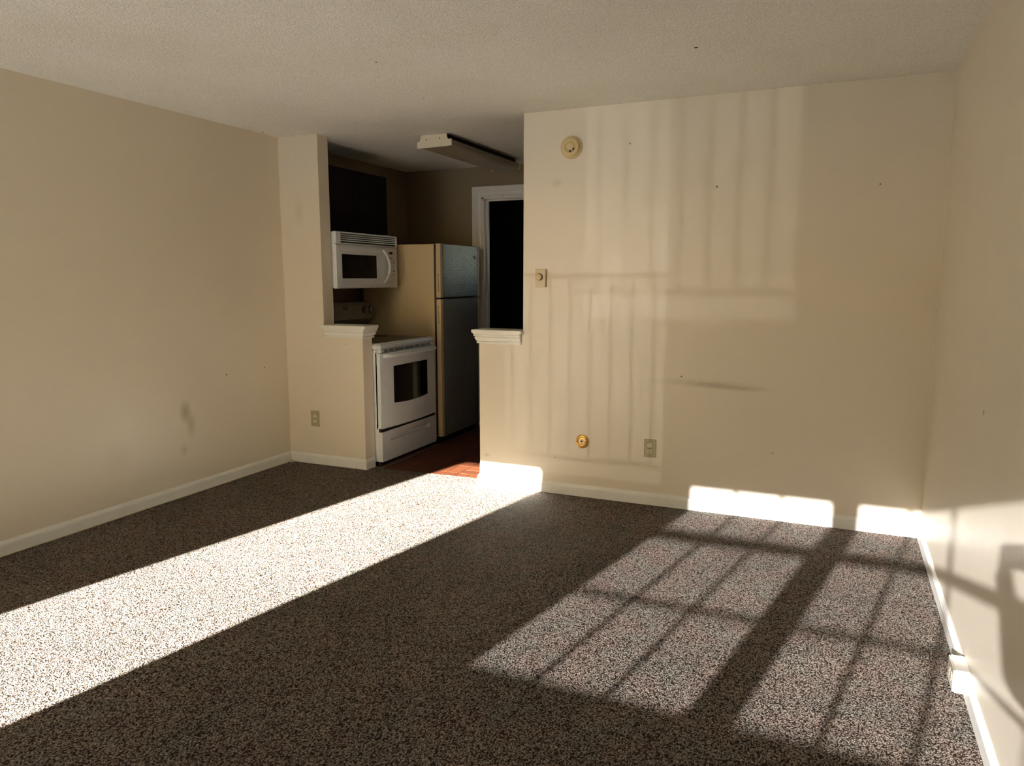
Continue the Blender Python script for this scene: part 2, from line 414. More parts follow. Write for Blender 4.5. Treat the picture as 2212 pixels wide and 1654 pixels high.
wl = st(box('wall_left', -0.12, 0, FY - .12, T, -.02, CH, M_wall_left))
wr = st(box('wall_right', RW, RW + .12, FY - .12, T, -.02, CH, M_wall_right))
st(prism('wall_back_left', [(0, -.02), (.70, -.02), (.70, 1.05), (.357, 1.05), (.357, CH), (0, CH)], 1, 0, T, M_wall_stub, bev=.0025))
st(prism('wall_back_right', [(1.647, -.02), (RW, -.02), (RW, CH), (1.972, CH), (1.972, 1.05), (1.647, 1.05)], 1, 0, T, M_wall_back, bev=.0025))
box('corner_highlight', 0, .004, -.004, 0, .08, CH, M_corner_hl, wl)  # pale strip painting in the slender highlight of the corner
box('corner_highlight', RW - .004, RW, -.004, 0, .08, CH, M_corner_hl, wr)
# front wall behind the camera, with the door and window openings cut out
fw = bmesh.new(); e = .05
def fbox(x0, x1, z0, z1): add_box(fw, x0, x1, FY - .12, FY, z0, z1)
fbox(-.12, DOOR[0] - e + .01, -.02, CH); fbox(DOOR[0] - e + .01, DOOR[1] + e, DOOR[3] + e, CH)
fbox(DOOR[1] + e, WINA[0] - e, -.02, CH); fbox(WINA[0] - e, WINB[1] + e, -.02, WINA[2] - e); fbox(WINA[0] - e, WINB[1] + e, WINA[3] + e, CH)
fbox(WINB[1] + e, RW + .12, -.02, CH); fbox(WINA[1] + .03, WINB[0] - .03, WINA[2] - e, WINA[3] + e)
st(bm_obj('wall_front', fw, M_wall))
# kitchen shell
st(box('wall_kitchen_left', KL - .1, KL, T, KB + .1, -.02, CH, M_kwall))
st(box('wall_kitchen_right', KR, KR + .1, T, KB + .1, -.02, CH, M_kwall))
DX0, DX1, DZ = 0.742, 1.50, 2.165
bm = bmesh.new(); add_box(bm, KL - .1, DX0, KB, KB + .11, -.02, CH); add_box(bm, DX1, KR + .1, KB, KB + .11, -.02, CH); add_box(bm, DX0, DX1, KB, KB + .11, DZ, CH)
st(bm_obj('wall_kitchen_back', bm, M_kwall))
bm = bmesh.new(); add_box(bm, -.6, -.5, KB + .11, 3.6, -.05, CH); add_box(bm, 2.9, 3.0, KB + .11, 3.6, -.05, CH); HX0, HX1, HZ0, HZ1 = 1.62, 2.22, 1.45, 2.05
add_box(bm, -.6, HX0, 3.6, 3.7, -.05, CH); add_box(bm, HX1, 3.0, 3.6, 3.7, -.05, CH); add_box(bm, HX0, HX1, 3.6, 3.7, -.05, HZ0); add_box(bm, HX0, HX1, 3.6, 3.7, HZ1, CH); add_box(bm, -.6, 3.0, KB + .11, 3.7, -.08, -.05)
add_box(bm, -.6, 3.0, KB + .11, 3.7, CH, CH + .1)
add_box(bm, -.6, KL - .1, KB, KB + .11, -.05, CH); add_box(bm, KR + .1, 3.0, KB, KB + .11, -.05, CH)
st(bm_obj('wall_hallway', bm, M_hall_dark))

# ------------------------------------------------------------------ trim
BB = [(0, 0.0), (.013, 0.0), (.0135, .046), (.0135, .0525), (.0100, .0535), (.0100, .0560), (.0122, .0575), (.0105, .0625), (.0060, .0700), (.0028, .0755), (.0022, .077), (0, .077)]
st(sweep('baseboard_left', [(0, -.0), (0, FY + .0)][::-1], BB, M_trim))
st(sweep('baseboard_back_left', [(0, 0), (.70, 0), (.70, .105)], BB, M_trim))
st(sweep('baseboard_back_right', [(1.647, .105), (1.647, 0), (RW, 0)], BB, M_trim))
st(sweep('baseboard_right', [(RW, 0), (RW, FY)], BB, M_trim))
MOLD = [(0, .977), (.011, .977), (.013, .981), (.013, .988), (.0085, .9905), (.0085, .993), (.016, .996), (.0185, 1.004), (.0225, 1.014), (.0245, 1.019), (.0190, 1.0215), (.0190, 1.0245), (.0285, 1.027), (.0285, 1.036), (.0265, 1.038), (.031, 1.041), (.033, 1.049), (0, 1.049)]
def cap(n, path, bx):
    bm = bmesh.new(); x0, x1, ch = bx; y0, y1 = -.041, T + .041
    c = .014
    if ch == 'R': P = [(x0, y0), (x1 - c, y0), (x1, y0 + c), (x1, y1 - c), (x1 - c, y1), (x0, y1)]
    else: P = [(x0 + .004, y0), (x1, y0), (x1, y1), (x0 + .004, y1), (x0, y1 - .004), (x0, y0 + .004)]
    add_prism(bm, P, 2, 1.049, 1.0695); bmesh.ops.bevel(bm, geom=[e_ for e_ in bm.edges if abs(e_.verts[0].co.z - e_.verts[1].co.z) < 1e-5], offset=.003, segments=2, affect='EDGES')
    o = st(bm_obj('trim_%d' % n, bm, M_trim))
    sweep('crown_molding', path, MOLD, M_trim, o)
cap(1, [(.378, 0), (.70, 0), (.70, T), (.378, T)], (.3585, .741, 'R'))
cap(2, [(1.957, T), (1.647, T), (1.647, 0), (1.957, 0)], (1.606, 1.9705, 'L'))
# far doorway casing and jamb
CAS = [(0, 0), (.016, 0), (.018, .012), (.012, .018), (.014, .045), (.018, .050), (.018, .098), (.020, .104), (.020, .112), (0, .112)]
bm = bmesh.new()
def casing(path, prof):     # profile (out of the wall, across); path in x,z on the far wall, across runs away from the opening
    rings = []
    for i, p in enumerate(path):
        p = Vector(p); d0 = (p - Vector(path[i - 1])).normalized() if i else None
        d1 = (Vector(path[i + 1]) - p).normalized() if i < len(path) - 1 else None
        d0 = d0 or d1; d1 = d1 or d0
        n0 = Vector((-d0.y, d0.x)); n1 = Vector((-d1.y, d1.x)); mt = (n0 + n1) / (1 + n0.dot(n1))
        rings.append([bm.verts.new((p.x + mt.x * s_, KB - o_, p.y + mt.y * s_)) for o_, s_ in prof])
    k = len(prof)
    for a, b_ in zip(rings, rings[1:]):
        for i in range(k): bm.faces.new([a[i], a[(i + 1) % k], b_[(i + 1) % k], b_[i]])
    bm.faces.new(rings[0]); bm.faces.new(rings[-1][::-1])
casing([(DX0 - .0, -.01), (DX0 - .0, DZ), (DX1, DZ), (DX1, -.01)], [(o_, s_ * .85) for o_, s_ in CAS])
tr = st(bm_obj('trim_3', bm, M_trim))
bm = bmesh.new()
add_box(bm, DX0, DX0 + .02, KB - .006, KB + .116, -.01, DZ); add_box(bm, DX1 - .02, DX1, KB - .006, KB + .116, -.01, DZ); add_box(bm, DX0, DX1, KB - .006, KB + .116, DZ - .02, DZ)
bm_obj('door_jamb', bm, M_trim, tr)
bm = bmesh.new()
add_box(bm, DX0 + .02, DX0 + .034, KB + .045, KB + .08, -.01, DZ - .02); add_box(bm, DX1 - .034, DX1 - .02, KB + .045, KB + .08, -.01, DZ - .02); add_box(bm, DX0 + .02, DX1 - .02, KB + .045, KB + .08, DZ - .034, DZ - .02)
bm_obj('door_stop', bm, M_trim, tr)

# ------------------------------------------------------------------ windows and patio door behind the camera
def window(n, q, cols, rows):
    x0, x1, z0, z1 = q; f = .05
    bm = bmesh.new(); y0, y1 = FY - .055, FY - .015
    add_box(bm, x0 - f, x0, y0, y1, z0 - f, z1 + f); add_box(bm, x1, x1 + f, y0, y1, z0 - f, z1 + f)
    add_box(bm, x0, x1, y0, y1, z0 - f, z0); add_box(bm, x0, x1, y0, y1, z1, z1 + f)
    o = st(bm_obj('window_%d' % n, bm, M_trim))
    ym = FY - .035
    box('meeting_rail', x0, x1, ym - .012, ym + .012, 1.708, 1.762, M_trim, o)
    for x in cols: box('muntin', x - .011, x + .011, ym - .006, ym + .006, z0, z1, M_trim, o)
    for z in rows: box('muntin', x0, x1, ym - .006, ym + .006, z - .010, z + .010, M_trim, o)
    box('pane', x0, x1, ym - .0015, ym + .0015, z0, z1, M_pane, o)
window(1, WINA, (2.228, 2.486), (1.452,))
window(2, WINB, (3.150, 3.405), (1.452,))
x0, x1, z0, z1 = DOOR
bm = bmesh.new()
add_box(bm, x0 - .035, x0, FY - .055, FY - .015, -.01, z1 + .04); add_box(bm, x1, x1 + .045, FY - .055, FY - .015, -.01, z1 + .04)
add_box(bm, x0, x1, FY - .055, FY - .015, z1, z1 + .04); add_box(bm, x0, x1, FY - .055, FY - .015, -.01, .03)
d = st(bm_obj('door_1', bm, M_trim)); box('door_glass', x0, x1, FY - .037, FY - .033, .03, z1, M_doorglass, d)

bm = bmesh.new()
for a in ((HX0, HX0 + .03, HZ0, HZ1), (HX1 - .03, HX1, HZ0, HZ1), (HX0, HX1, HZ0, HZ0 + .03), (HX0, HX1, HZ1 - .03, HZ1)): add_box(bm, a[0], a[1], 3.62, 3.66, a[2], a[3])
w3 = st(bm_obj('window_3', bm, M_trim)); box('pane', HX0 + .03, HX1 - .03, 3.638, 3.641, HZ0 + .03, HZ1 - .03, M_doorglass, w3)

# ------------------------------------------------------------------ outside
st(box('balcony_floor', -.6, 5.0, -7.55, FY - .12, -.20, -.03, M_conc), 'grey concrete balcony slab outside the glass door')
st(box('ground', -80, 80, -120, 40, -3.2, -3.0, M_ground), 'pale ground below the balcony')
rl = thing('balcony_railing', 'black iron railing along the edge of the balcony slab', 'railing', (2.2, -7.4, -.03))
box('top_rail', -.55, 4.95, -7.42, -7.38, 1.045, 1.075, M_rail, rl); box('bottom_rail', -.55, 4.95, -7.412, -7.388, .085, .11, M_rail, rl)
for i in range(6): box('post', -.55 + i * 1.09, -.51 + i * 1.09, -7.42, -7.38, -.03, 1.045, M_rail, rl)
bmk = bmesh.new(); add_box(bmk, -.008, .008, -.008, .008, .11, 1.045); bmesh.ops.recalc_face_normals(bmk, faces=bmk.faces)
mep = bpy.data.meshes.new('picket'); bmk.to_mesh(mep); bmk.free(); mep.materials.append(M_rail)
for i in range(48):
    x = -.42 + i * .110
    o = bpy.data.objects.new('picket', mep); COL.objects.link(o); o.parent = rl; o.matrix_parent_inverse = Matrix.Translation(-rl.location); o.location = (x, -7.4, 0)
sc_pts = []
for i in range(60):
    a = i / 59 * 3.6 * PI; r = .016 + .05 * i / 59
    sc_pts.append((-.16 + r * math.cos(a), -7.4, .80 + r * math.sin(a)))
sc_pts += [(-.16 + .066 + .0 - .02 * k, -7.4, .78 - .05 * k) for k in range(1, 8)]
tube('scroll', sc_pts, .006, M_rail, rl, 6)
st(box('exterior_wall', -3, RW + 2, FY - .14, FY - .12, 2.12, 5.2, M_ext), 'beige siding above the patio door outside')

# ------------------------------------------------------------------ kitchen range
rg = thing('kitchen_range', 'white freestanding electric kitchen range with black glass cooktop beside the refrigerator', 'stove', (.42, .52, -.009))
Y0, Y1, F = .125, .945, .765
bm = bmesh.new(); add_box(bm, .08, .735, Y0 + .002, Y1 - .002, .03, .885, .004); bm_obj('body', bm, M_white, rg)
box('toe_base', .12, .70, Y0 + .02, Y1 - .02, -.009, .03, M_blackp, rg)
for yy in (Y0 + .035, Y1 - .035): cyl('foot', (.715, yy, -.009), 2, .014, .012, .04, M_blackp, rg, 12)
def zx(z):  return z
# cooktop rim with rounded front corners and sloping front edge
bm = bmesh.new(); c = .02
def rim(ex, z):
    return [(.09, Y0 - .006 + ex), (F - .005 - c - ex, Y0 - .006 + ex), (F - .005 - ex, Y0 - .006 + c + ex), (F - .005 - ex + 0, (Y0 + Y1) / 2), (F - .005 - ex, Y1 + .006 - c - ex), (F - .005 - c - ex, Y1 + .006 - ex), (.09, Y1 + .006 - ex)]
levels = [(.003, .888), (0, .893), (0, .908), (.004, .918), (.012, .926), (.02, .930)]
vs = [[bm.verts.new((x, y, z)) for x, y in rim(ex, z)] for ex, z in levels]
for a, b_ in zip(vs, vs[1:]):
    for i in range(7): bm.faces.new([a[i], a[(i + 1) % 7], b_[(i + 1) % 7], b_[i]])
bm.faces.new(vs[0][::-1]); bm.faces.new(vs[-1])
bm_obj('cooktop_rim', bm, M_white, rg)
ck = box('cooktop_glass', .19, .705, Y0 + .035, Y1 - .035, .926, .9325, M_black, rg, .001)
for (bx_, by_, r_) in ((.55, .33, .10), (.55, .74, .075), (.32, .33, .075), (.32, .74, .10)):
    lathe('burner_ring', (bx_, by_, .9325), 2, 1, [(r_, 0), (r_, .0004), (r_ - .004, .0004)], M_grey, ck)
# backguard, slanted with rounded ends
bg_ = bmesh.new()
prof = [(.09, .935), (.10, 1.03), (.150, 1.055), (.172, 1.075), (.160, 1.19), (.145, 1.213), (.09, 1.213)]
rings = []
for yy, k in ((Y0 + .01, .90), (Y0 + .022, .97), (Y0 + .045, 1.0), (Y1 - .045, 1.0), (Y1 - .022, .97), (Y1 - .008, .90)):
    rings.append([bg_.verts.new((.09 + (x - .09) * k, yy, 1.10 + (z - 1.10) * (k if z > 1.06 else 1))) for x, z in prof])
for a, b_ in zip(rings, rings[1:]):
    for i in range(len(prof)): bg_.faces.new([a[i], a[(i + 1) % 7], b_[(i + 1) % 7], b_[i]])
bg_.faces.new(rings[0][::-1]); bg_.faces.new(rings[-1])
bgo = bm_obj('backguard', bg_, M_bgd, rg)
def bgx(z): return .172 - (z - 1.075) * (.012 / .115)
def bgplate(name, ya, yb, za, zb, m, out=.001):
    bm = bmesh.new(); add_prism(bm, [(bgx(za) - .002, za), (bgx(za) + out, za), (bgx(zb) + out, zb), (bgx(zb) - .002, zb)], 1, ya, yb); return bm_obj(name, bm, m, bgo)
for a in ((.40, .672, 1.108, 1.110), (.40, .672, 1.182, 1.184), (.670, .672, 1.108, 1.184)): bgplate('panel_outline', *a, M_grey)
bgplate('clock_display', .50, .565, 1.155, 1.182, M_black, .0015)
for yy in (.42, .45, .61, .64):
    for zz in (1.125, 1.14, 1.155, 1.17): bgplate('key_mark', yy, yy + .014, zz, zz + .004, M_grey)
bgplate('name_mark', .548, .588, 1.081, 1.088, M_grey)
for yy in (.24, .32, .80, .885):
    kb = cyl('knob', (bgx(1.148) - .002, yy, 1.148), 0, .032, .030, .022, M_bgd, bgo, 28)
    lathe('dial_ring', (bgx(1.148), yy, 1.148), 0, 1, [(.038, 0), (.038, .003), (.033, .003)], M_blackp, kb)
    box('grip', bgx(1.148) + .02, bgx(1.148) + .028, yy - .006, yy + .006, 1.120, 1.176, M_bgd, kb, .002)
# vent strip under the cooktop
vt = box('vent_panel', .70, .762, Y0 + .01, Y1 - .01, .862, .886, M_white, rg, .002)
yy = Y0 + .06
for L in (.045, .06, .13, .13, .075, .075, .05):
    for zz in (.8665, .8725, .8785): box('vent_slot', .755, .7628, yy, yy + L, zz, zz + .0038, M_blackp, vt)
    yy += L + .018
# bowed oven door
def bow(y, k=.026): t = (y - (Y0 + Y1) / 2) / ((Y1 - Y0) / 2); return k * (1 - t * t)
DB, DT = .290, .858
def bowed(name, ya, yb, zlo, zhi, xoff, thick, m, parent, n=24, bz=0):
    bm = bmesh.new(); fr, bk = [], []
    for i in range(n + 1):
        y = ya + (yb - ya) * i / n; x = F - .018 + bow(y) + xoff; t = 2 * i / n - 1; dz = bz * (1 - t * t)
        fr.append([bm.verts.new((x, y, zlo - dz)), bm.verts.new((x, y, zhi + dz * .25))]); bk.append([bm.verts.new((x - thick, y, zlo - dz)), bm.verts.new((x - thick, y, zhi + dz * .25))])
    for i in range(n):
        bm.faces.new([fr[i][0], fr[i + 1][0], fr[i + 1][1], fr[i][1]]); bm.faces.new([bk[i][0], bk[i][1], bk[i + 1][1], bk[i + 1][0]])
        bm.faces.new([fr[i][1], fr[i + 1][1], bk[i + 1][1], bk[i][1]]); bm.faces.new([fr[i][0], bk[i][0], bk[i + 1][0], fr[i + 1][0]])
    bm.faces.new([fr[0][0], fr[0][1], bk[0][1], bk[0][0]]); bm.faces.new([fr[-1][0], bk[-1][0], bk[-1][1], fr[-1][1]])
    return bm_obj(name, bm, m, parent)
dr = bowed('oven_door', Y0 + .002, Y1 - .004, DB, DT, .012, .04, M_white, rg)
bowed('door_window', .285, .785, .468, .750, .0135, .004, M_black, dr, 20, .012)
bowed('lower_lip', Y0 + .004, Y1 - .006, DB - .004, DB + .004, .014, .03, M_white2, dr)
hp = []; hr = []
for i in range(25):
    t = i / 24; y = .150 + (.925 - .150) * t; hp.append((F + .004 + .034 * (1 - (2 * t - 1) ** 8) + bow(y, .030), y, .838)); hr.append(.0115)
hh = tube('handle', hp, hr, M_white, dr, 12, 1.5)
# storage drawer with its scooped pull
FD = F
dwr = recess_plate('drawer', lambda u, v, w_: (FD + w_, Y0 + .002 + u, .032 + v), Y1 - Y0 - .01, .228, .60, .042, (.41, .165), .024, .03, M_white2, rg)
box('shadow_gap', .70, .752, Y0 + .004, Y1 - .006, .258, .292, M_blackp, rg)

# ------------------------------------------------------------------ microwave
mw = thing('microwave_oven', 'white over the range microwave oven with black door window and bowed handle', 'microwave', (.2, .53, 1.34))
A0, A1, MF = .125, .94, .41
box('body', -.08, MF - .045, A0, A1, 1.342, 1.758, M_white2, mw, .003)
box('face', MF - .035, MF - .012, A0 - .018, A1 - .004, 1.340, 1.760, M_white, mw, .004)
# top air grille: frame and separate slats over a dark cavity
gr = box('grille_cavity', MF - .013, MF - .006, A0 + .035, A1 - .012, 1.675, 1.750, M_blackp, mw)
bm = bmesh.new()
add_box(bm, MF - .013, MF + .004, A0 - .022, A0 + .040, 1.668, 1.760, .004, 2); add_box(bm, MF - .012, MF + .002, A0 + .035, A1 - .003, 1.749, 1.760, .002); add_box(bm, MF - .012, MF + .002, A0 + .035, A1 - .003, 1.668, 1.677, .002); add_box(bm, MF - .012, MF + .002, A1 - .022, A1 - .003, 1.668, 1.760, .002)
gf = bm_obj('grille_frame', bm, M_white, mw)
for i in range(4): z = 1.6895 + i * .0148; box('slat', MF - .012, MF + .001, A0 + .035, A1 - .015, z, z + .0062, M_white, gf)
# door, with bevelled picture-frame moulding round the window
dr2 = bmesh.new(); a0, a1, b0, b1 = A0 - .022, .745, 1.342, 1.664
w0, w1, v0, v1 = .185, .642, 1.412, 1.594
def ringr(ya, yb, za, zb, x): return [dr2.verts.new(p) for p in ((x, ya, za), (x, yb, za), (x, yb, zb), (x, ya, zb))]
L_ = [ringr(a0, a1, b0, b1, MF - .012), ringr(a0 + .002, a1, b0 + .002, b1 - .002, MF + .004), ringr(a0 + .06, a1 - .005, b0 + .025, b1 - .022, MF + .006), ringr(w0 - .028, w1 + .03, v0 - .022, v1 + .022, MF - .003), ringr(w0 - .004, w1 + .004, v0 - .004, v1 + .004, MF - .003), ringr(w0, w1, v0, v1, MF - .007)]
for a, b_ in zip(L_, L_[1:]):
    for i in range(4): dr2.faces.new([a[i], a[(i + 1) % 4], b_[(i + 1) % 4], b_[i]])
dr2.faces.new(L_[-1])
md = bm_obj('door', dr2, M_white, mw)
box('door_window', MF - .008, MF - .0055, w0 + .001, w1 - .001, v0 + .001, v1 - .001, M_blackm, md)
hp = []
for i in range(21):
    t = i / 20; s_ = math.sin(PI * t); hp.append((MF + .008 + .028 * s_ ** .6, .716 + .058 * s_, 1.372 + .268 * t))
tube('handle', hp, [.007 + .006 * math.sin(PI * i / 20) for i in range(21)], M_white, md, 12)
pn = box('control_panel', MF - .012, MF + .001, .748, A1 - .006, 1.342, 1.664, M_white2, mw, .002)
box('clock_display', MF, MF + .0018, .818, .866, 1.609, 1.630, M_black, pn)
bm = bmesh.new()
def pb(ya, yb, za, zb): add_box(bm, MF + .0005, MF + .0016, ya, yb, za, zb)
pb(.818, .868, 1.577, 1.584); pb(.832, .846, 1.559, 1.563); pb(.872, .884, 1.559, 1.562)
for yy in (.836, .874): pb(yy, yy + .012, 1.534, 1.544); pb(yy + .003, yy + .010, 1.544, 1.548); pb(yy, yy + .008, 1.500, 1.507)
pb(.872, .894, 1.468, 1.480); pb(.872, .894, 1.438, 1.450); pb(.884, .889, 1.412, 1.416)
for i in range(7): pb(.800 + i * .0085, .806 + i * .0085, 1.380 + .002 * math.sin(i * 2), 1.3835 + .002 * math.sin(i * 2))
pb(.882, .894, 1.383, 1.386)
bm_obj('keypad_marks', bm, M_grey, pn)['kind'] = 'stuff'
box('bottom_lip', MF - .035, MF + .003, A0 - .015, A1 - .004, 1.336, 1.343, M_white2, mw, .001)

# ------------------------------------------------------------------ refrigerator
fr = thing('refrigerator', 'almond top freezer refrigerator with dark pebbled door fronts beyond the range', 'refrigerator', (.4, 1.35, -.009))
G0, G1, FF = .99, 1.722, .80
box('cabinet_body', .02, .736, G0, G1, .03, 1.697, M_cream, fr, .004, 2)
box('base_grille', .30, .752, G0 + .01, G1 - .01, -.005, .06, M_blackp, fr)
for yy in (G0 + .05, G1 - .05): cyl('leveling_foot', (.745, yy, -.009), 2, .018, .014, .06, M_blackp, fr, 12)
box('door_gasket', .734, .757, G0 + .006, G1 - .006, .07, 1.690, M_blackp, fr)
rl_h = False
def fdoor(name, z0, z1, za, zb, n_):
    zt = za - .012; m_ = lambda u, v, w_: (.757 + u, G0 - w_, zt + v)
    # near edge strip with a scooped pull, then the pebbled front skin
    o = recess_plate(name, m_, .041, zb - za + .024, zb - za, .020, (.025, (za + zb) / 2 - zt), .012, G1 - G0 - .002, M_cream, fr, z0 - zt, z1 - zt)
    bm = bmesh.new(); n = 16; fv = []
    for i in range(n + 1):
        t = i / n; y = G0 + .002 + (G1 - G0 - .004) * t; x = FF - .003 + .007 * (1 - (2 * t - 1) ** 4) - (.006 if i in (0, n) else 0)
        fv.append([bm.verts.new((x, y, z)) for z in (z0, z0 + .004, z1 - .004, z1)])
        fv[-1][0].co.x -= .004; fv[-1][3].co.x -= .004
    bkv = [[bm.verts.new((.797, fv[i][0].co.y, z)) for z in (z0, z1)] for i in range(n + 1)]
    for i in range(n):
        for k in range(3): bm.faces.new([fv[i][k], fv[i + 1][k], fv[i + 1][k + 1], fv[i][k + 1]])
        bm.faces.new([bkv[i][0], bkv[i + 1][0], fv[i + 1][0], fv[i][0]]); bm.faces.new([fv[i][3], fv[i + 1][3], bkv[i + 1][1], bkv[i][1]])
    s_ = bm_obj('door_skin', bm, M_pebble, o); s_['label'] = 'dark pebbled door front'
    return o
fz = fdoor('freezer_door', 1.252, 1.699, 1.295, 1.452, 0)
fdn = fdoor('fridge_door', .062, 1.236, 1.030, 1.182, 0)
box('hinge_bracket', .745, .79, G0 + .002, G0 + .03, 1.238, 1.250, M_rail, fr)
bm = bmesh.new(); X = FF + .0035
add_prism(bm, [(1.600, 1.612), (1.607, 1.612), (1.613, 1.596), (1.609, 1.588), (1.600, 1.588)], 0, X, X + .002)
add_prism(bm, [(1.609, 1.588), (1.622, 1.594), (1.636, 1.596), (1.636, 1.589), (1.622, 1.586)], 0, X, X + .002)
add_prism(bm, [(1.609, 1.612), (1.636, 1.612), (1.636, 1.606), (1.613, 1.604)], 0, X, X + .002)
bm_obj('maker_mark', bm, M_blackp, fz)

# ------------------------------------------------------------------ wall cabinet over the microwave
cb = thing('wall_cabinet', 'black-brown wall cabinet above the white microwave', 'cabinet', (.12, .53, 1.77))
box('carcass', KL, .30, .125, .935, 1.775, 2.25, M_wood, cb, .002)
for ya, yb in ((.128, .528), (.532, .932)):
    bm = bmesh.new(); add_box(bm, .301, .319, ya, yb, 1.777, 2.248, .002); f_ = .055
    dd = bm_obj('door', bm, M_wood, cb)
    bm = bmesh.new(); add_box(bm, .319, .325, ya, yb, 1.777, 1.777 + f_); add_box(bm, .319, .325, ya, yb, 2.248 - f_, 2.248); add_box(bm, .319, .325, ya, ya + f_, 1.777 + f_, 2.248 - f_); add_box(bm, .319, .325, yb - f_, yb, 1.777 + f_, 2.248 - f_)
    bm_obj('door_frame', bm, M_wood, dd)

# ------------------------------------------------------------------ ceiling light in the kitchen
fl = thing('fluorescent_ceiling_light', 'unlit wraparound fluorescent light on the kitchen ceiling', 'ceiling light', (1.118, .97, CH))
P0, P1 = .355, 1.600
endp = [(1.008, 2.438), (1.222, 2.438), (1.226, 2.412), (1.232, 2.399), (1.261, 2.399), (1.261, 2.353), (.977, 2.347), (.977, 2.394), (.998, 2.396), (1.004, 2.412)]
prism('housing', [(1.02, 2.439), (1.21, 2.439), (1.216, 2.41), (1.014, 2.41)], 1, P0 + .004, P1 - .004, M_blackp, fl)  # coloured black for the shadow between diffuser and ceiling
for ya, yb in ((P0, P0 + .004), (P1 - .004, P1)):
    ep = prism('end_plate', endp, 1, ya, yb, M_metalw, fl)
    if ya == P0:
        for xx in (1.055, 1.165): cyl('screw', (xx, ya, 2.405 + (.004 if xx > 1.1 else 0)), 1, .0045, .0045, -.0015, M_grey, ep, 12)
prism('diffuser', [(.985, 2.394), (.985, 2.362), (1.005, 2.349), (1.02, 2.3465), (1.215, 2.3475), (1.240, 2.353), (1.256, 2.364), (1.256, 2.394)], 1, P0 + .004, P1 - .004, M_diff, fl)

# ------------------------------------------------------------------ small things on the walls
sd = thing('smoke_detector', 'round yellowed smoke detector high on the back wall', 'smoke detector', (2.294, 0, 2.208))
lathe('base', (2.294, 0, 2.208), 1, -1, [(.068, 0), (.068, .010), (.062, .014), (.0, .014)][:3] + [(.055, .014)], M_yellow, sd)
hd = lathe('cover', (2.294, 0, 2.208), 1, -1, [(.057, .013), (.056, .030), (.052, .036), (.040, .038), (.034, .036), (.031, .033), (.024, .033), (.021, .037), (.002, .038)], M_yellow, sd)
lathe('vent_ring', (2.294, 0, 2.208), 1, -1, [(.034, .034), (.034, .0352), (.024, .0352)], M_yellow2, hd)
cyl('test_hole', (2.318, -.036, 2.193), 1, .006, .006, -.0035, M_slot, hd, 16)
box('indicator_slot', 2.290, 2.304, -.040, -.036, 2.176, 2.187, M_slot, hd)

th = thing('thermostat', 'small square ivory wall control with a round dial left of the ghosted wall marks', 'wall control', (2.097, 0, 1.41))
th['label'] = 'ivory rectangular wall control with a round dial beside the kitchen opening'
box('plate', 2.062, 2.132, -.020, 0, 1.353, 1.468, M_ivory, th, .003, 2)
lathe('dial_base', (2.092, -.020, 1.418), 1, -1, [(.0225, 0), (.0225, .002), (.019, .002)], M_slot, th, 36)
lathe('dial', (2.090, -.020, 1.418), 1, -1, [(.020, 0), (.0195, .012), (.017, .016), (.002, .017)], M_yellow, th, 36)

cv = thing('round_wall_plate', 'round tarnished brass wall plate low on the back wall', 'wall plate', (2.387, 0, .365))
lathe('plate', (2.387, 0, .365), 1, -1, [(.0445, 0), (.0445, .002), (.038, .005), (.028, .0075), (.024, .0065), (.018, .0070), (.002, .0070)], M_brassy, cv)
jk = lathe('jack', (2.384, 0, .367), 1, -1, [(.0135, .0065), (.0135, .010), (.011, .011), (.002, .011)], M_socket, cv, 24)
cyl('jack_hole', (2.384, -.0105, .367), 1, .006, .006, -.001, M_slot, jk, 14)
for xx in (2.357, 2.410): cyl('screw', (xx, -.006, .364), 1, .004, .004, -.0035, M_slot, cv, 12)

def outlet(name, label, frame, W=.074, Hh=.117, pm_=M_plate):
    """frame(u, v, w) -> world; u across, v up, w out."""
    o_ = frame(0, 0, 0)
    t = thing(name, label, 'outlet', o_)
    def fb(nm, u0, u1, v0, v1, w0_, w1_, m, par, bev=0):
        bm = bmesh.new(); add_box(bm, u0, u1, v0, v1, w0_, w1_, bev)
        for v_ in bm.verts: v_.co = Vector(frame(*v_.co))
        return bm_obj(nm, bm, m, par)
    fb('plate', -W / 2, W / 2, -Hh / 2, Hh / 2, 0, .006, pm_, t, .0025)
    for s_ in (1, -1):
        bm = bmesh.new(); pts = []
        for i in range(24):
            a = 2 * PI * i / 24; pts.append((max(-.0165, min(.0165, .0185 * math.cos(a))), s_ * .0195 + .0150 * math.sin(a)))
        for nm_, k, w1_, m in (('r', 1.12, .0063, M_slot),):
            bm2 = bmesh.new(); add_prism(bm2, [(p[0] * k, (p[1] - s_ * .0195) * k + s_ * .0195) for p in pts], 2, .005, w1_)
            for v_ in bm2.verts: v_.co = Vector(frame(*v_.co))
            rim_ = bm_obj('socket_rim', bm2, M_grey, t)
        add_prism(bm, pts, 2, .005, .0078)
        for v_ in bm.verts: v_.co = Vector(frame(*v_.co))
        so = bm_obj('socket', bm, M_socket, t)
        fb('slot', -.0078, -.0052, s_ * .0195 - .0005, s_ * .0195 + .0085, .0076, .0082, M_slot, so)
        fb('slot', .0052, .0078, s_ * .0195 - .0005, s_ * .0195 + .0085, .0076, .0082, M_slot, so)
        fb('slot', -.0025, .0025, s_ * .0195 - .0095, s_ * .0195 - .0045, .0076, .0082, M_slot, so)
    fb('screw', -.0025, .0025, -.0025, .0025, .0055, .0072, M_slot, t)
    return t
outlet('wall_outlet', 'duplex wall outlet with tan plate on the narrow wall left of the range', lambda u, v, w_: (.248 + u, -w_, .353 + v), .080, .122)
outlet('wall_outlet', 'duplex wall outlet with olive ivory plate right of the round brass plate', lambda u, v, w_: (2.830 + u, -w_, .362 + v), .076, .114)
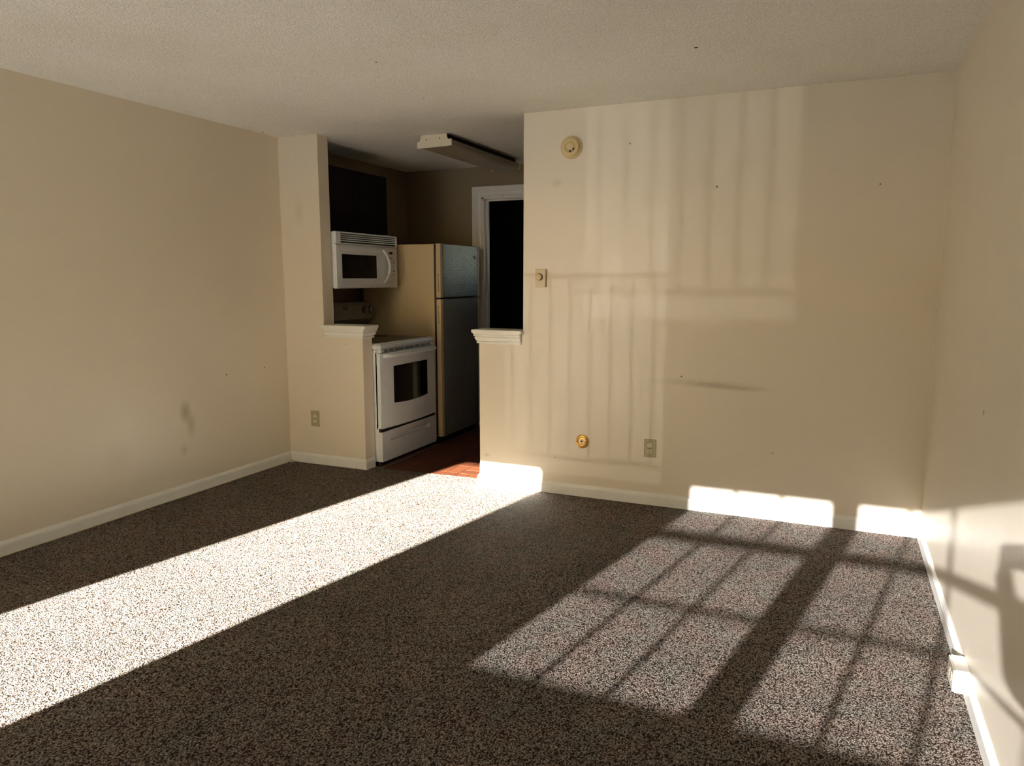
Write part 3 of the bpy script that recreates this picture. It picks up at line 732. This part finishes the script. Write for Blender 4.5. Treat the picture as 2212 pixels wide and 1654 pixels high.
rb = outlet('baseboard_outlet', 'ivory surface outlet box mounted sideways on the right baseboard', lambda u, v, w_: (4.286 - w_, -1.6475 - v, .052 + u), .080, .118, M_socket)
box('outlet_box', 4.286, 4.33, -1.706, -1.588, .010, .093, M_trim, rb, .002)

bm = bmesh.new()
pts = [(.020, -3.6, .004)]
for i in range(1, 30): pts.append((.0185 + .0015 * math.sin(i * .9), -3.6 + i * .118, .0035))
pts += [(.022, -.11, .004), (.030, -.075, .008), (.024, -.05, .014), (.030, -.032, .016), (.048, -.036, .012), (.060, -.05, .007), (.045, -.065, .006), (.030, -.06, .007)]
tube('cable', pts, .0032, M_cable, None, 8)
co = bpy.data.objects['cable']; co['label'] = 'thin cream cable along the left baseboard, curled up at the corner'; co['category'] = 'cable'

# ------------------------------------------------------------------ the person taking the picture, standing behind the camera
M_skin = pm('skin', (0.55, 0.36, 0.26), 0.5); M_knit = pm('dark_knit', (0.05, 0.055, 0.07), 0.9, scale=80, amt=.2); M_jean = pm('denim', (0.07, 0.10, 0.17), 0.85, scale=60, amt=.2)
M_hair = pm('brown_hair', (0.06, 0.035, 0.02), 0.6, scale=90, amt=.3); M_shoe = pm('dark_shoe', (0.03, 0.03, 0.03), 0.6); M_eye = pm('eye_white', (0.8, 0.8, 0.78), 0.2)
fh = Vector((-math.sin(YAW), math.cos(YAW))); rh = Vector((math.cos(YAW), math.sin(YAW)))
def PP(a, b_, z):
    return Vector((CAM.x + a * rh.x + b_ * fh.x, CAM.y + a * rh.y + b_ * fh.y, z))
def skin(name, nodes, edges, m, parent, root=0, sub=2):
    me = bpy.data.meshes.new(name); me.from_pydata([PP(*n[:3]) for n in nodes], edges, []); me.update()
    o = link(name, me, m, parent)
    sk_ = o.modifiers.new('skin', 'SKIN'); sk_.use_smooth_shade = True
    for i, n in enumerate(nodes):
        v = me.skin_vertices[0].data[i]; r = n[3]; v.radius = (r, r * (n[4] if len(n) > 4 else 1)); v.use_root = (i == root)
    sb = o.modifiers.new('sub', 'SUBSURF'); sb.levels = sub; sb.render_levels = sub
    return o
pr = thing('person', 'person in dark sweater and jeans standing by the windows holding up a phone', 'person', PP(0, -.48, 0))
N = [(0, -.50, .93, .13), (0, -.50, 1.08, .105), (0, -.49, 1.27, .13), (0, -.49, 1.40, .075), (0, -.47, 1.485, .052), (0, -.445, 1.57, .082), (0, -.455, 1.655, .078)]
E_ = [(i, i + 1) for i in range(6)]
for s_ in (-1, 1):
    k = len(N)
    N += [(s_ * .15, -.49, 1.375, .050), (-.145 if s_ < 0 else .180, -.37, 1.14, .037), (.08 + s_ * .112, -.105, 1.30, .023), (.08 + s_ * .092, -.050, 1.350, .024)]
    E_ += [(3, k), (k, k + 1), (k + 1, k + 2), (k + 2, k + 3)]
    for f_, L_f in enumerate((.072, .078, .072, .058)):
        j = len(N); dz = -.013 * f_
        N += [(.08 + s_ * .084, -.045, 1.338 + dz, .0090), (.08 + s_ * .074, -.026, 1.318 + dz, .0082), (.08 + s_ * (.074 - L_f * .35), -.014, 1.315 + dz, .0070)]
        E_ += [(k + 3, j), (j, j + 1), (j + 1, j + 2)]
    j = len(N)
    N += [(.08 + s_ * .080, -.046, 1.366, .011), (.08 + s_ * .066, -.034, 1.372, .0090), (.08 + s_ * .052, -.0255, 1.370, .0078)]; E_ += [(k + 3, j), (j, j + 1), (j + 1, j + 2)]
    j = len(N)
    N += [(s_ * .09, -.50, .88, .085), (s_ * .10, -.48, .50, .052), (s_ * .11, -.51, .10, .036), (s_ * .12, -.40, .045, .034)]; E_ += [(0, j), (j, j + 1), (j + 1, j + 2), (j + 2, j + 3)]
body = skin('body', N, E_, M_skin, pr, 0)
SW = [(0, -.50, .84, .165), (0, -.50, .93, .160), (0, -.50, 1.08, .128), (0, -.49, 1.27, .15), (0, -.49, 1.405, .085)]; SE = [(0, 1), (1, 2), (2, 3), (3, 4)]
for s_ in (-1, 1):
    k = len(SW); SW += [(s_ * .152, -.49, 1.375, .062), (-.148 if s_ < 0 else .182, -.37, 1.135, .050), (.08 + s_ * .115, -.135, 1.275, .034)]; SE += [(4, k), (k, k + 1), (k + 1, k + 2)]
skin('sweater', SW, SE, M_knit, pr)
TR = [(0, -.50, .96, .135)]; TE = []
for s_ in (-1, 1):
    k = len(TR); TR += [(s_ * .09, -.50, .86, .098), (s_ * .10, -.48, .50, .068), (s_ * .11, -.51, .10, .055)]; TE += [(0, k), (k, k + 1), (k + 1, k + 2)]
skin('trousers', TR, TE, M_jean, pr)
for s_ in (-1, 1): skin('shoe', [(s_ * .11, -.545, .045, .042), (s_ * .115, -.46, .050, .046), (s_ * .125, -.34, .038, .038)], [(0, 1), (1, 2)], M_shoe, pr)
skin('hair', [(0, -.49, 1.60, .080), (0, -.475, 1.675, .092), (0, -.425, 1.69, .070)], [(0, 1), (1, 2)], M_hair, pr)
def ball(name, p, r, m, parent):
    bm = bmesh.new(); bmesh.ops.create_uvsphere(bm, u_segments=16, v_segments=10, radius=r)
    for v in bm.verts: v.co += PP(*p)
    return bm_obj(name, bm, m, parent, True)
for s_ in (-1, 1):
    e_ = ball('eye', (s_ * .031, -.366, 1.600), .011, M_eye, pr); ball('iris', (s_ * .031, -.3575, 1.598), .0055, M_shoe, e_)
    ball('ear', (s_ * .080, -.455, 1.59), .022, M_skin, pr)
skin('nose', [(0, -.362, 1.600, .009), (0, -.345, 1.570, .012)], [(0, 1)], M_skin, pr)
skin('mouth', [(-.022, -.364, 1.542, .005), (0, -.357, 1.541, .006), (.022, -.364, 1.542, .005)], [(0, 1), (1, 2)], pm('lips', (.45, .18, .15), .4), pr)
ph = thing('phone', 'dark smartphone held sideways in both hands', 'phone', PP(.082, -.014, CAM.z - .030))
bm = bmesh.new(); add_box(bm, -.078, .078, -.0155, -.0075, -.037, .037, .003, 2)
for v in bm.verts: v.co = PP(v.co.x + .082, v.co.y, CAM.z - .030 + v.co.z)
bm_obj('case', bm, M_shoe, ph)
